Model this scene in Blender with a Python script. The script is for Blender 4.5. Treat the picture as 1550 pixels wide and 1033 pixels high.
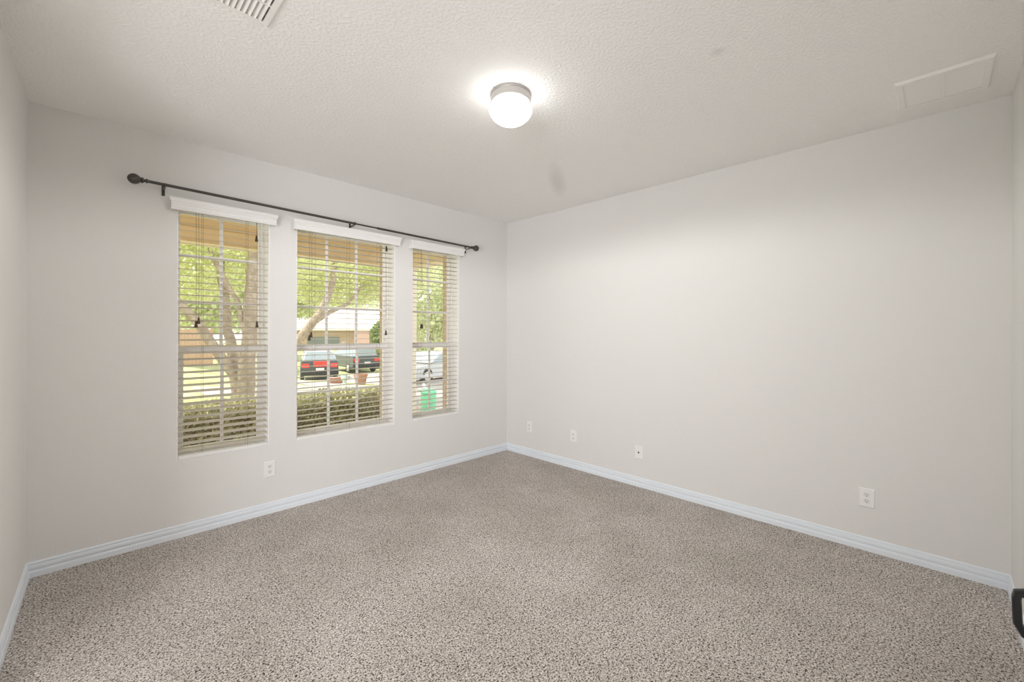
import bpy, bmesh, math, random
from mathutils import Vector, Matrix

# ------------------------------------------------------------------ clear
for o in list(bpy.data.objects):
    bpy.data.objects.remove(o, do_unlink=True)
SC = bpy.context.scene
COL = SC.collection
random.seed(7)

# ------------------------------------------------------------------ camera
CX, CY, CZ, YAW, FPX, HY, ROLL = -3.4276, -3.5048, 1.3431, math.radians(44.973), 644.58, 504.24, 0.00276
cam_d = bpy.data.cameras.new('camera')
cam = bpy.data.objects.new('camera', cam_d)
COL.objects.link(cam)
cam_d.sensor_width = 36
cam_d.sensor_fit = 'HORIZONTAL'
cam_d.lens = FPX * 36 / 1550
cam_d.shift_y = (HY - 516.5) / 1550
cam_d.clip_start = 0.02
cam_d.clip_end = 500
_e = Vector((math.cos(YAW), math.sin(YAW), 0))
_r = Vector((math.sin(YAW), -math.cos(YAW), 0))
_u = Vector((0, 0, 1))
_rr = _r * math.cos(ROLL) + _u * math.sin(ROLL)
_uu = _u * math.cos(ROLL) - _r * math.sin(ROLL)
M = Matrix.Identity(4)
for i in range(3):
    M[i][0], M[i][1], M[i][2] = _rr[i], _uu[i], -_e[i]
M[0][3], M[1][3], M[2][3] = CX, CY, CZ
cam.matrix_world = M
SC.camera = cam

# ------------------------------------------------------------------ world, sun, exposure
W = bpy.data.worlds.new('sky')
SC.world = W
W.use_nodes = True
wn = W.node_tree.nodes
bg = wn['Background']
bg.inputs['Color'].default_value = (0.93, 0.97, 1.0, 1)
bg.inputs['Strength'].default_value = 2.1
sun_d = bpy.data.lights.new('sun', 'SUN')
sun_d.energy = 6.0
sun_d.angle = math.radians(1.5)
sun_d.color = (1.0, 0.94, 0.84)
sun = bpy.data.objects.new('sun', sun_d)
COL.objects.link(sun)
sun.rotation_euler = Vector((-0.50, 0.22, 0.84)).to_track_quat('Z', 'Y').to_euler()
LAMP = 8.0                       # glow of the ceiling globe
# added fill lamp, standing in the unseen foyer behind the camera on the left
fd = bpy.data.lights.new('foyer_fill', 'AREA')
fd.shape = 'RECTANGLE'
fd.size, fd.size_y = 2.2, 2.0
fd.energy = 147
fd.color = (0.945, 0.95, 1.0)
fl = bpy.data.objects.new('foyer_fill', fd)
COL.objects.link(fl)
fl.location = (-6.25, -3.80, 1.10)
fl.rotation_euler = Vector((-1, -0.52, 0.0)).to_track_quat('Z', 'Y').to_euler()
SC.cycles.max_bounces = 16
SC.cycles.diffuse_bounces = 10
SC.view_settings.view_transform = 'Standard'
SC.view_settings.look = 'None'
SC.view_settings.exposure = 0.0
SC.view_settings.gamma = 1.0
SC.view_settings.use_curve_mapping = False

# ------------------------------------------------------------------ materials
def srgb(r, g, b):
    f = lambda c: (c / 255 / 12.92) if c / 255 <= 0.04045 else ((c / 255 + 0.055) / 1.055) ** 2.4
    return (f(r), f(g), f(b), 1)

def new_mat(name):
    m = bpy.data.materials.new(name)
    m.use_nodes = True
    nt = m.node_tree
    return m, nt, nt.nodes['Principled BSDF']

def plain(name, col, rough=0.5, metal=0.0, spec=0.5, bump=None, var=None):
    """procedural material: flat colour with optional noise variation and noise bump"""
    m, nt, b = new_mat(name)
    b.inputs['Base Color'].default_value = col if len(col) == 4 else (*col, 1)
    b.inputs['Roughness'].default_value = rough
    b.inputs['Metallic'].default_value = metal
    b.inputs['Specular IOR Level'].default_value = spec
    if bump or var:
        tc = nt.nodes.new('ShaderNodeTexCoord')
    if bump:
        sc, st, dist = bump
        n = nt.nodes.new('ShaderNodeTexNoise')
        n.inputs['Scale'].default_value = sc
        n.inputs['Detail'].default_value = 3
        nt.links.new(tc.outputs['Object'], n.inputs['Vector'])
        bp = nt.nodes.new('ShaderNodeBump')
        bp.inputs['Strength'].default_value = st
        bp.inputs['Distance'].default_value = dist
        nt.links.new(n.outputs['Fac'], bp.inputs['Height'])
        nt.links.new(bp.outputs['Normal'], b.inputs['Normal'])
    if var:
        sc, c2, lo, hi = var
        n = nt.nodes.new('ShaderNodeTexNoise')
        n.inputs['Scale'].default_value = sc
        n.inputs['Detail'].default_value = 4
        nt.links.new(tc.outputs['Object'], n.inputs['Vector'])
        r = nt.nodes.new('ShaderNodeValToRGB')
        r.color_ramp.elements[0].position = lo
        r.color_ramp.elements[1].position = hi
        r.color_ramp.elements[0].color = b.inputs['Base Color'].default_value
        r.color_ramp.elements[1].color = c2 if len(c2) == 4 else (*c2, 1)
        nt.links.new(n.outputs['Fac'], r.inputs['Fac'])
        nt.links.new(r.outputs['Color'], b.inputs['Base Color'])
    return m

WALL_C = (0.745, 0.737, 0.72, 1)
M_wall = plain('wall_paint', WALL_C, 0.75, spec=0.25, bump=(130, 0.22, 0.004))

def ceiling_material():
    m, nt, b = new_mat('ceiling_knockdown')
    b.inputs['Roughness'].default_value = 0.8
    b.inputs['Specular IOR Level'].default_value = 0.2
    tc = nt.nodes.new('ShaderNodeTexCoord')
    n = nt.nodes.new('ShaderNodeTexNoise')
    n.inputs['Scale'].default_value = 70
    n.inputs['Detail'].default_value = 4
    nt.links.new(tc.outputs['Object'], n.inputs['Vector'])
    r = nt.nodes.new('ShaderNodeValToRGB')
    r.color_ramp.elements[0].position = 0.42
    r.color_ramp.elements[1].position = 0.62
    nt.links.new(n.outputs['Fac'], r.inputs['Fac'])
    bp = nt.nodes.new('ShaderNodeBump')
    bp.inputs['Strength'].default_value = 0.36
    bp.inputs['Distance'].default_value = 0.006
    nt.links.new(r.outputs['Color'], bp.inputs['Height'])
    nt.links.new(bp.outputs['Normal'], b.inputs['Normal'])
    # a long shadowy streak painted into the ceiling colour, and one small smudge
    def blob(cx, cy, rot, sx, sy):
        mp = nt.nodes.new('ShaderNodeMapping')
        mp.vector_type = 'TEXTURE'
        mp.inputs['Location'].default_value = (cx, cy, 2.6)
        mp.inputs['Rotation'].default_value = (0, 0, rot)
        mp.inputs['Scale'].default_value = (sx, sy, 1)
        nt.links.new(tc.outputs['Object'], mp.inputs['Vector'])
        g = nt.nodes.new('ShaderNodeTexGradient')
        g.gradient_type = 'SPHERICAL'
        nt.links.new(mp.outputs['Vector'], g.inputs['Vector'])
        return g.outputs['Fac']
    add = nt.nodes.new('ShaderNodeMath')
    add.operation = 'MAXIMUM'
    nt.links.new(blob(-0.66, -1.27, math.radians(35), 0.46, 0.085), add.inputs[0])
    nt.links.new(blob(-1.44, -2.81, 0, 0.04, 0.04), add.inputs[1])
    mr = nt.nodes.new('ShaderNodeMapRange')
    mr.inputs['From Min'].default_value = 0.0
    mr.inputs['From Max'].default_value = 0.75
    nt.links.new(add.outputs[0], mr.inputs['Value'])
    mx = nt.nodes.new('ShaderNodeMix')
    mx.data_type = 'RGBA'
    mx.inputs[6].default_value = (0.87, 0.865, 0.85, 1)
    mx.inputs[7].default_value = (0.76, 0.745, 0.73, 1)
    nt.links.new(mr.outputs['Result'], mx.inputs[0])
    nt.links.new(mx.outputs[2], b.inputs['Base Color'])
    return m
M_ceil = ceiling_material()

def carpet_material():
    m, nt, b = new_mat('carpet_pile')
    b.inputs['Roughness'].default_value = 0.95
    b.inputs['Specular IOR Level'].default_value = 0.1
    tc = nt.nodes.new('ShaderNodeTexCoord')
    # tufts
    n0 = nt.nodes.new('ShaderNodeTexNoise')
    n0.inputs['Scale'].default_value = 60
    n0.inputs['Detail'].default_value = 2
    nt.links.new(tc.outputs['Object'], n0.inputs['Vector'])
    v = nt.nodes.new('ShaderNodeTexNoise')
    v.inputs['Scale'].default_value = 150
    v.inputs['Detail'].default_value = 3
    v.inputs['Roughness'].default_value = 0.65
    v.inputs['Distortion'].default_value = 0.8
    nt.links.new(tc.outputs['Object'], v.inputs['Vector'])
    r = nt.nodes.new('ShaderNodeValToRGB')
    e = r.color_ramp.elements
    e[0].position, e[0].color = 0.37, (0.03, 0.023, 0.018, 1)
    e[1].position, e[1].color = 0.66, (0.92, 0.87, 0.815, 1)
    k = e.new(0.435); k.color = (0.22, 0.19, 0.163, 1)
    k = e.new(0.48); k.color = (0.52, 0.475, 0.435, 1)
    k = e.new(0.55); k.color = (0.72, 0.67, 0.625, 1)
    nt.links.new(v.outputs['Fac'], r.inputs['Fac'])
    # broad brushed patches in the pile
    n2 = nt.nodes.new('ShaderNodeTexNoise')
    n2.inputs['Scale'].default_value = 1.6
    n2.inputs['Detail'].default_value = 5
    n2.inputs['Roughness'].default_value = 0.6
    nt.links.new(tc.outputs['Object'], n2.inputs['Vector'])
    r2 = nt.nodes.new('ShaderNodeValToRGB')
    r2.color_ramp.elements[0].position = 0.38
    r2.color_ramp.elements[0].color = (0.89, 0.885, 0.875, 1)
    r2.color_ramp.elements[1].position = 0.66
    r2.color_ramp.elements[1].color = (1.09, 1.09, 1.105, 1)
    nt.links.new(n2.outputs['Fac'], r2.inputs['Fac'])
    mx = nt.nodes.new('ShaderNodeMix')
    mx.data_type = 'RGBA'
    mx.blend_type = 'MULTIPLY'
    mx.inputs[0].default_value = 1.0
    nt.links.new(r.outputs['Color'], mx.inputs[6])
    nt.links.new(r2.outputs['Color'], mx.inputs[7])
    nt.links.new(mx.outputs[2], b.inputs['Base Color'])
    bp = nt.nodes.new('ShaderNodeBump')
    bp.inputs['Strength'].default_value = 0.8
    bp.inputs['Distance'].default_value = 0.008
    nt.links.new(v.outputs['Fac'], bp.inputs['Height'])
    nt.links.new(bp.outputs['Normal'], b.inputs['Normal'])
    return m
M_carpet = carpet_material()

M_base = plain('baseboard_enamel', (0.785, 0.825, 0.872), 0.4, spec=0.4)
M_vinyl = plain('window_vinyl', (0.94, 0.94, 0.935), 0.4, spec=0.4)
M_slat = plain('blind_slat', (0.58, 0.53, 0.46), 0.45, spec=0.35)
M_valance = plain('blind_valance', (0.84, 0.835, 0.82), 0.45, spec=0.35)
M_cord = plain('blind_cord', (0.25, 0.21, 0.15), 0.8)
M_tassel = plain('brown_wood', (0.06, 0.032, 0.012), 0.5)
M_rod = plain('bronze_metal', (0.085, 0.076, 0.068), 0.42, metal=0.5)
M_plate = plain('plate_plastic', (0.84, 0.835, 0.82), 0.4, spec=0.4)
M_slot = plain('slot_dark', (0.06, 0.055, 0.05), 0.6)
M_seam = plain('receptacle_plastic', (0.76, 0.755, 0.74), 0.4)
M_nickel = plain('brushed_nickel', (0.50, 0.48, 0.46), 0.38, metal=0.75)
M_grille = plain('grille_enamel', (0.86, 0.845, 0.82), 0.5)
M_vent = plain('vent_enamel', (0.84, 0.825, 0.80), 0.5)
M_duct = plain('duct_dark', (0.10, 0.095, 0.09), 0.8)
M_door = plain('door_enamel', (0.83, 0.82, 0.80), 0.45)
M_black = plain('black_metal', (0.007, 0.007, 0.008), 0.4, spec=0.3)

def glass_material():
    m = bpy.data.materials.new('window_glass')
    m.use_nodes = True
    nt = m.node_tree
    nt.nodes.clear()
    out = nt.nodes.new('ShaderNodeOutputMaterial')
    mix = nt.nodes.new('ShaderNodeMixShader')
    t = nt.nodes.new('ShaderNodeBsdfTransparent')
    t.inputs['Color'].default_value = (0.965, 0.96, 0.955, 1)
    g = nt.nodes.new('ShaderNodeBsdfGlossy')
    g.inputs['Roughness'].default_value = 0.03
    mix.inputs['Fac'].default_value = 0.05
    nt.links.new(t.outputs[0], mix.inputs[1])
    nt.links.new(g.outputs[0], mix.inputs[2])
    nt.links.new(mix.outputs[0], out.inputs['Surface'])
    return m
M_glass = glass_material()

def glow_material():
    m = bpy.data.materials.new('lit_globe_glass')
    m.use_nodes = True
    nt = m.node_tree
    b = nt.nodes['Principled BSDF']
    b.inputs['Base Color'].default_value = (0.9, 0.9, 0.88, 1)
    b.inputs['Roughness'].default_value = 0.25
    b.inputs['Emission Color'].default_value = (1.0, 0.985, 0.96, 1)
    b.inputs['Emission Strength'].default_value = LAMP
    return m
M_glow = glow_material()

def leaf_material(name, c1, c2, trans=0.45):
    m = bpy.data.materials.new(name)
    m.use_nodes = True
    nt = m.node_tree
    nt.nodes.clear()
    out = nt.nodes.new('ShaderNodeOutputMaterial')
    geo = nt.nodes.new('ShaderNodeNewGeometry')
    r = nt.nodes.new('ShaderNodeValToRGB')
    r.color_ramp.elements[0].color = (*c1, 1)
    r.color_ramp.elements[1].color = (*c2, 1)
    nt.links.new(geo.outputs['Random Per Island'], r.inputs['Fac'])
    d = nt.nodes.new('ShaderNodeBsdfDiffuse')
    t = nt.nodes.new('ShaderNodeBsdfTranslucent')
    nt.links.new(r.outputs['Color'], d.inputs['Color'])
    nt.links.new(r.outputs['Color'], t.inputs['Color'])
    mx = nt.nodes.new('ShaderNodeMixShader')
    mx.inputs['Fac'].default_value = trans
    nt.links.new(d.outputs[0], mx.inputs[1])
    nt.links.new(t.outputs[0], mx.inputs[2])
    nt.links.new(mx.outputs[0], out.inputs['Surface'])
    return m
M_leaf_oak = leaf_material('leaf_oak', (0.61, 0.65, 0.35), (0.92, 0.92, 0.64), 0.5)
M_leaf_far = leaf_material('leaf_far', (0.60, 0.65, 0.39), (0.91, 0.92, 0.68), 0.5)
M_leaf_dark = leaf_material('leaf_dark', (0.18, 0.26, 0.09), (0.42, 0.50, 0.20), 0.35)
M_leaf_hedge = leaf_material('leaf_hedge', (0.34, 0.35, 0.19), (0.64, 0.62, 0.38), 0.3)
M_bark = plain('bark', (0.34, 0.26, 0.20), 0.9, bump=(18, 0.7, 0.03), var=(9, (0.50, 0.41, 0.33), 0.4, 0.65))
M_twig = plain('hedge_twigs', (0.22, 0.18, 0.11), 0.9)
M_lawn = plain('lawn_grass', (0.41, 0.45, 0.20), 0.9, spec=0.1, bump=(40, 0.6, 0.03), var=(0.8, (0.54, 0.56, 0.32), 0.4, 0.62))
M_conc = plain('concrete', (0.40, 0.375, 0.35), 0.85, spec=0.2, var=(0.9, (0.47, 0.44, 0.41), 0.4, 0.65))
M_mulch = plain('mulch', (0.36, 0.29, 0.24), 0.95, spec=0.1, bump=(30, 0.8, 0.03), var=(14, (0.52, 0.45, 0.38), 0.42, 0.6))

def board_material(name, c, pitch, axis):
    """painted boards with a fine groove every pitch metres"""
    m, nt, b = new_mat(name)
    b.inputs['Base Color'].default_value = (*c, 1)
    b.inputs['Roughness'].default_value = 0.7
    tc = nt.nodes.new('ShaderNodeTexCoord')
    w = nt.nodes.new('ShaderNodeTexWave')
    w.bands_direction = axis
    w.inputs['Scale'].default_value = 0.314 / pitch
    nt.links.new(tc.outputs['Object'], w.inputs['Vector'])
    r = nt.nodes.new('ShaderNodeValToRGB')
    r.color_ramp.elements[0].position = 0.0
    r.color_ramp.elements[1].position = 0.12
    nt.links.new(w.outputs['Fac'], r.inputs['Fac'])
    bp = nt.nodes.new('ShaderNodeBump')
    bp.inputs['Distance'].default_value = 0.01
    nt.links.new(r.outputs['Color'], bp.inputs['Height'])
    nt.links.new(bp.outputs['Normal'], b.inputs['Normal'])
    return m
M_soffit = board_material('porch_boards', (0.93, 0.78, 0.55), 0.12, 'Y')
M_beam = board_material('porch_beam_boards', (0.93, 0.78, 0.55), 0.14, 'Z')
M_beam_under = plain('porch_trim', (0.86, 0.72, 0.52), 0.7)
M_post = plain('porch_post_paint', (0.90, 0.84, 0.72), 0.7)

def brick_material(name, c1, c2, mortar, sc):
    m, nt, b = new_mat(name)
    b.inputs['Roughness'].default_value = 0.9
    tc = nt.nodes.new('ShaderNodeTexCoord')
    sp = nt.nodes.new('ShaderNodeSeparateXYZ')
    nt.links.new(tc.outputs['Object'], sp.inputs[0])
    ad = nt.nodes.new('ShaderNodeMath')
    nt.links.new(sp.outputs['X'], ad.inputs[0])
    nt.links.new(sp.outputs['Y'], ad.inputs[1])
    cb = nt.nodes.new('ShaderNodeCombineXYZ')
    nt.links.new(ad.outputs[0], cb.inputs['X'])
    nt.links.new(sp.outputs['Z'], cb.inputs['Y'])
    br = nt.nodes.new('ShaderNodeTexBrick')
    br.inputs['Color1'].default_value = (*c1, 1)
    br.inputs['Color2'].default_value = (*c2, 1)
    br.inputs['Mortar'].default_value = (*mortar, 1)
    br.inputs['Scale'].default_value = sc
    br.inputs['Mortar Size'].default_value = 0.02
    br.inputs['Row Height'].default_value = 0.25
    nt.links.new(cb.outputs[0], br.inputs['Vector'])
    nt.links.new(br.outputs['Color'], b.inputs['Base Color'])
    return m
M_brick = brick_material('exterior_brick', (0.52, 0.38, 0.24), (0.60, 0.44, 0.28), (0.70, 0.62, 0.50), 3.2)
M_brick_far = brick_material('far_brick', (0.50, 0.34, 0.26), (0.58, 0.41, 0.33), (0.60, 0.52, 0.46), 3.2)
M_shingle = plain('roof_shingle', (0.46, 0.42, 0.38), 0.9, var=(6, (0.52, 0.48, 0.44), 0.4, 0.6))
M_garage = plain('garage_door_paint', (0.24, 0.26, 0.28), 0.6)
M_pane_dark = plain('dark_pane', (0.10, 0.12, 0.13), 0.15, spec=0.6)
M_trim_w = plain('white_trim', (0.85, 0.84, 0.80), 0.6)
M_fence = board_material('fence_boards', (0.52, 0.34, 0.23), 0.14, 'X')
M_car_dark = plain('car_dark_paint', (0.085, 0.10, 0.105), 0.25, spec=0.6)
M_car_silver = plain('car_silver_paint', (0.50, 0.53, 0.55), 0.3, metal=0.2)
M_car_white = plain('car_white_paint', (0.55, 0.56, 0.58), 0.3)
M_car_glass = plain('car_glass', (0.30, 0.36, 0.38), 0.08, spec=0.8)
M_tyre = plain('tyre_rubber', (0.04, 0.04, 0.042), 0.85)
M_hub = plain('hubcap', (0.65, 0.65, 0.66), 0.35, metal=0.6)
M_red = plain('red_lens', (0.72, 0.07, 0.055), 0.25)
M_licence = plain('licence_plate', (0.82, 0.82, 0.80), 0.5)
M_green = plain('green_plastic', (0.16, 0.60, 0.33), 0.45)
M_green_lid = plain('green_plastic_lid', (0.12, 0.50, 0.27), 0.45)
M_terra = plain('terracotta', (0.42, 0.20, 0.12), 0.8, var=(8, (0.48, 0.25, 0.17), 0.4, 0.6))
M_stone = plain('pale_stone', (0.78, 0.78, 0.76), 0.8)

# ------------------------------------------------------------------ mesh helpers
def V(*a):
    return Vector(a)

class MB:
    def __init__(s):
        s.bm = bmesh.new()

    def box(s, x0, x1, y0, y1, z0, z1, mat=None):
        r = bmesh.ops.create_cube(s.bm, size=1.0)
        for v in r['verts']:
            v.co = V(x0 + (v.co.x + .5) * (x1 - x0), y0 + (v.co.y + .5) * (y1 - y0), z0 + (v.co.z + .5) * (z1 - z0))
            if mat is not None:
                v.co = mat @ v.co
        return s

    def bbox(s, x0, x1, y0, y1, z0, z1, bev=0.003, seg=2):
        """box with bevelled edges"""
        r = bmesh.ops.create_cube(s.bm, size=1.0)
        vs = r['verts']
        for v in vs:
            v.co = V(x0 + (v.co.x + .5) * (x1 - x0), y0 + (v.co.y + .5) * (y1 - y0), z0 + (v.co.z + .5) * (z1 - z0))
        es = list({e for v in vs for e in v.link_edges})
        bmesh.ops.bevel(s.bm, geom=es, offset=bev, segments=seg, affect='EDGES', profile=0.5)
        return s

    def ring(s, pts):
        return [s.bm.verts.new(p) for p in pts]

    def loft(s, rings, cap=True, closed=True):
        rs = [s.ring(r) for r in rings]
        n = len(rs[0])
        for a, b in zip(rs, rs[1:]):
            for i in range(n if closed else n - 1):
                j = (i + 1) % n
                s.bm.faces.new((a[i], a[j], b[j], b[i]))
        if cap:
            s.bm.faces.new(list(reversed(rs[0])))
            s.bm.faces.new(rs[-1])
        return s

    def tube(s, pts, rad, n=12, cap=True):
        pts = [Vector(p) for p in pts]
        if not isinstance(rad, (list, tuple)):
            rad = [rad] * len(pts)
        rings = []
        prev = None
        for i, p in enumerate(pts):
            if i == 0:
                d = pts[1] - p
            elif i == len(pts) - 1:
                d = p - pts[-2]
            else:
                d = (pts[i + 1] - pts[i - 1])
            d.normalize()
            if prev is None:
                a = d.orthogonal().normalized()
            else:
                a = (prev - d * prev.dot(d)).normalized()
            prev = a
            b = d.cross(a)
            rings.append([p + (a * math.cos(2 * math.pi * k / n) + b * math.sin(2 * math.pi * k / n)) * rad[i] for k in range(n)])
        return s.loft(rings, cap)

    def lathe(s, prof, o=(0, 0, 0), axis='Z', n=32):
        """prof: list of (radius, height) along axis"""
        rings = []
        for r, h in prof:
            ring = []
            for k in range(n):
                a = 2 * math.pi * k / n
                c, si = math.cos(a) * max(r, 1e-4), math.sin(a) * max(r, 1e-4)
                if axis == 'Z':
                    p = V(c, si, h)
                elif axis == 'X':
                    p = V(h, c, si)
                else:
                    p = V(si, h, c)
                ring.append(p + Vector(o))
            rings.append(ring)
        return s.loft(rings, True)

    def prism(s, poly, d0, d1, axis='X'):
        def mk(d):
            if axis == 'X':
                return [V(d, a, b) for a, b in poly]
            if axis == 'Y':
                return [V(a, d, b) for a, b in poly]
            return [V(a, b, d) for a, b in poly]
        return s.loft([mk(d0), mk(d1)], True)

    def quad(s, a, b, c, d):
        s.bm.faces.new([s.bm.verts.new(Vector(p)) for p in (a, b, c, d)])
        return s

    def build(s, name, mat, parent=None, smooth=False, loc=None):
        bmesh.ops.recalc_face_normals(s.bm, faces=s.bm.faces)
        me = bpy.data.meshes.new(name)
        s.bm.to_mesh(me)
        s.bm.free()
        me.materials.append(mat)
        if smooth:
            for p in me.polygons:
                p.use_smooth = True
            try:
                me.set_sharp_from_angle(angle=math.radians(38))
            except Exception:
                pass
        o = bpy.data.objects.new(name, me)
        COL.objects.link(o)
        if parent:
            o.parent = parent
        if loc:
            o.location = loc
        return o

def empty(name, loc=(0, 0, 0), rz=0.0):
    o = bpy.data.objects.new(name, None)
    o.empty_display_size = 0.05
    COL.objects.link(o)
    o.location = loc
    o.rotation_euler = (0, 0, rz)
    return o

def tag(o, label=None, cat=None, group=None, kind=None):
    if label: o['label'] = label
    if cat: o['category'] = cat
    if group: o['group'] = group
    if kind: o['kind'] = kind
    return o

def struct(o, label=None, cat=None):
    return tag(o, label, cat, None, 'structure')

def copy_tree(o, parent=None):
    c = o.copy()
    COL.objects.link(c)
    if parent:
        c.parent = parent
    for ch in [q for q in bpy.data.objects if q.parent == o]:
        copy_tree(ch, c)
    return c

# ------------------------------------------------------------------ room shell
RW, RD, RH = 3.655, 3.780, 2.60
LW = 0.0255                                # the left wall is a touch out of square
def lx(y): return -RW + LW * y             # y negative -> further left

# openings: x0, x1 ; common z
Z0, Z1 = 0.503, 2.200
WIN = [(-3.006, -2.466), (-2.277, -1.433), (-1.250, -0.696)]
def wall_with_holes(y0, y1, xa, xb, za, zb, grow=0.0):
    b = MB()
    xs = [xa]
    for w in WIN:
        xs += [w[0] + grow, w[1] - grow]
    xs.append(xb)
    for i in range(0, len(xs), 2):
        b.box(xs[i], xs[i + 1], y0, y1, za, zb)
    for w in WIN:
        b.box(w[0] + grow, w[1] - grow, y0, y1, za, Z0 + grow)
        b.box(w[0] + grow, w[1] - grow, y0, y1, Z1 - grow, zb)
    bmesh.ops.remove_doubles(b.bm, verts=b.bm.verts, dist=1e-5)
    return b
struct(wall_with_holes(0, 0.16, -RW, 0.15, 0, RH).build('wall_front', M_wall), 'warm grey painted wall with the three windows', 'wall')
MB().box(0, 0.15, -RD, 0, 0, RH).build('wall_right', M_wall)
struct(bpy.data.objects['wall_right'], 'long blank warm grey wall on the right', 'wall')
# opening and unseen foyer added past the left edge to let in fill light
OA, OB, OH = -1.10, -3.55, 2.36
def lpiece(b, ya, yb, za, zb):
    b.prism([(lx(ya), ya), (lx(ya) - .15, ya), (lx(yb) - .15, yb), (lx(yb), yb)], za, zb, 'Z')
b = MB()
lpiece(b, .16, OA, 0, RH)
lpiece(b, OA, OB, OH, RH)
lpiece(b, OB, -RD - .15, 0, RH)
struct(b.build('wall_left', M_wall), 'narrow strip of grey wall at the left edge', 'wall')
M_tile = plain('foyer_tile', (0.72, 0.69, 0.64), 0.35)
struct(MB().box(-6.75, lx(-RD) - .15, -6.3, -.3, -.15, -.002).build('floor_foyer', M_tile), 'pale tiled floor of the added foyer beyond the room opening', 'floor')
struct(MB().box(-6.75, -6.6, -6.3, -.3, 0, RH).build('wall_foyer_far', M_wall), 'far wall of the added foyer', 'wall')
struct(MB().box(-6.6, lx(0) - .15, -.45, -.3, 0, RH).build('wall_foyer_front', M_wall), 'front wall of the added foyer', 'wall')
struct(MB().box(lx(-RD) - .15, lx(-RD), -6.3, -RD - .15, 0, RH).build('wall_foyer_right', M_wall), 'right wall of the added foyer', 'wall')
struct(MB().box(-6.6, lx(-RD) - .15, -6.3, -6.15, 0, RH).build('wall_foyer_back', M_wall), 'back wall of the added foyer', 'wall')
struct(MB().box(-6.75, -RW - .4, -6.3, -.3, RH, RH + .2).build('ceiling_foyer', M_ceil), 'ceiling of the added foyer', 'ceiling')
struct(MB().box(lx(-RD), 0.15, -RD - .15, -RD, 0, RH).build('wall_back', M_wall), 'narrow strip of pale wall at the right edge', 'wall')
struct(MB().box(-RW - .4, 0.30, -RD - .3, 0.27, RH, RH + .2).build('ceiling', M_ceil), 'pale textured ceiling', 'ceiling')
struct(MB().box(-RW - .4, 0.15, -RD - .3, 0.16, -.15, 0).build('floor', M_carpet), 'speckled beige and grey carpet floor', 'floor')
struct(wall_with_holes(0.16, 0.275, -5.2, 0.30, -.6, RH, 0.006).build('wall_exterior', M_brick), 'tan brick outer face of the window wall', 'wall')

# baseboards: ogee profile (depth, height), mitred
BP = [(0, 0), (.014, 0), (.014, .027), (.012, .031), (.0055, .033), (.0045, .037), (.0055, .041), (.0115, .044), (.0125, .050), (.0118, .060), (.0105, .063), (.0045, .0645), (.0035, .067), (.0045, .0695), (.0085, .071), (.0085, .075), (.006, .080), (.002, .0825), (0, .083)]
def baseboard(name, p, q, n, mp, mq, label):
    """p->q along the wall foot, n = into the room, mp/mq = mitre direction at both ends"""
    p, q, n = V(*p, 0), V(*q, 0), V(*n, 0)
    b = MB()
    b.loft([[p + (n + V(*mp, 0)) * d + V(0, 0, h) for d, h in BP], [q + (n + V(*mq, 0)) * d + V(0, 0, h) for d, h in BP]])
    struct(b.build(name, M_base), label, 'baseboard')
baseboard('baseboard_front', (lx(0), 0), (0, 0), (0, -1), (1, 0), (-1, 0), 'white moulded baseboard under the windows')
baseboard('baseboard_right', (0, 0), (0, -RD), (-1, 0), (0, -1), (0, 1), 'white moulded baseboard along the right wall')
baseboard('baseboard_left', (lx(0), 0), (lx(OA), OA), (1, 0), (0, -1), (0, 0), 'white moulded baseboard along the left wall')
baseboard('baseboard_back', (0, -RD), (lx(-RD), -RD), (0, 1), (-1, 0), (1, 0), 'short piece of white baseboard at the right edge')

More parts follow.
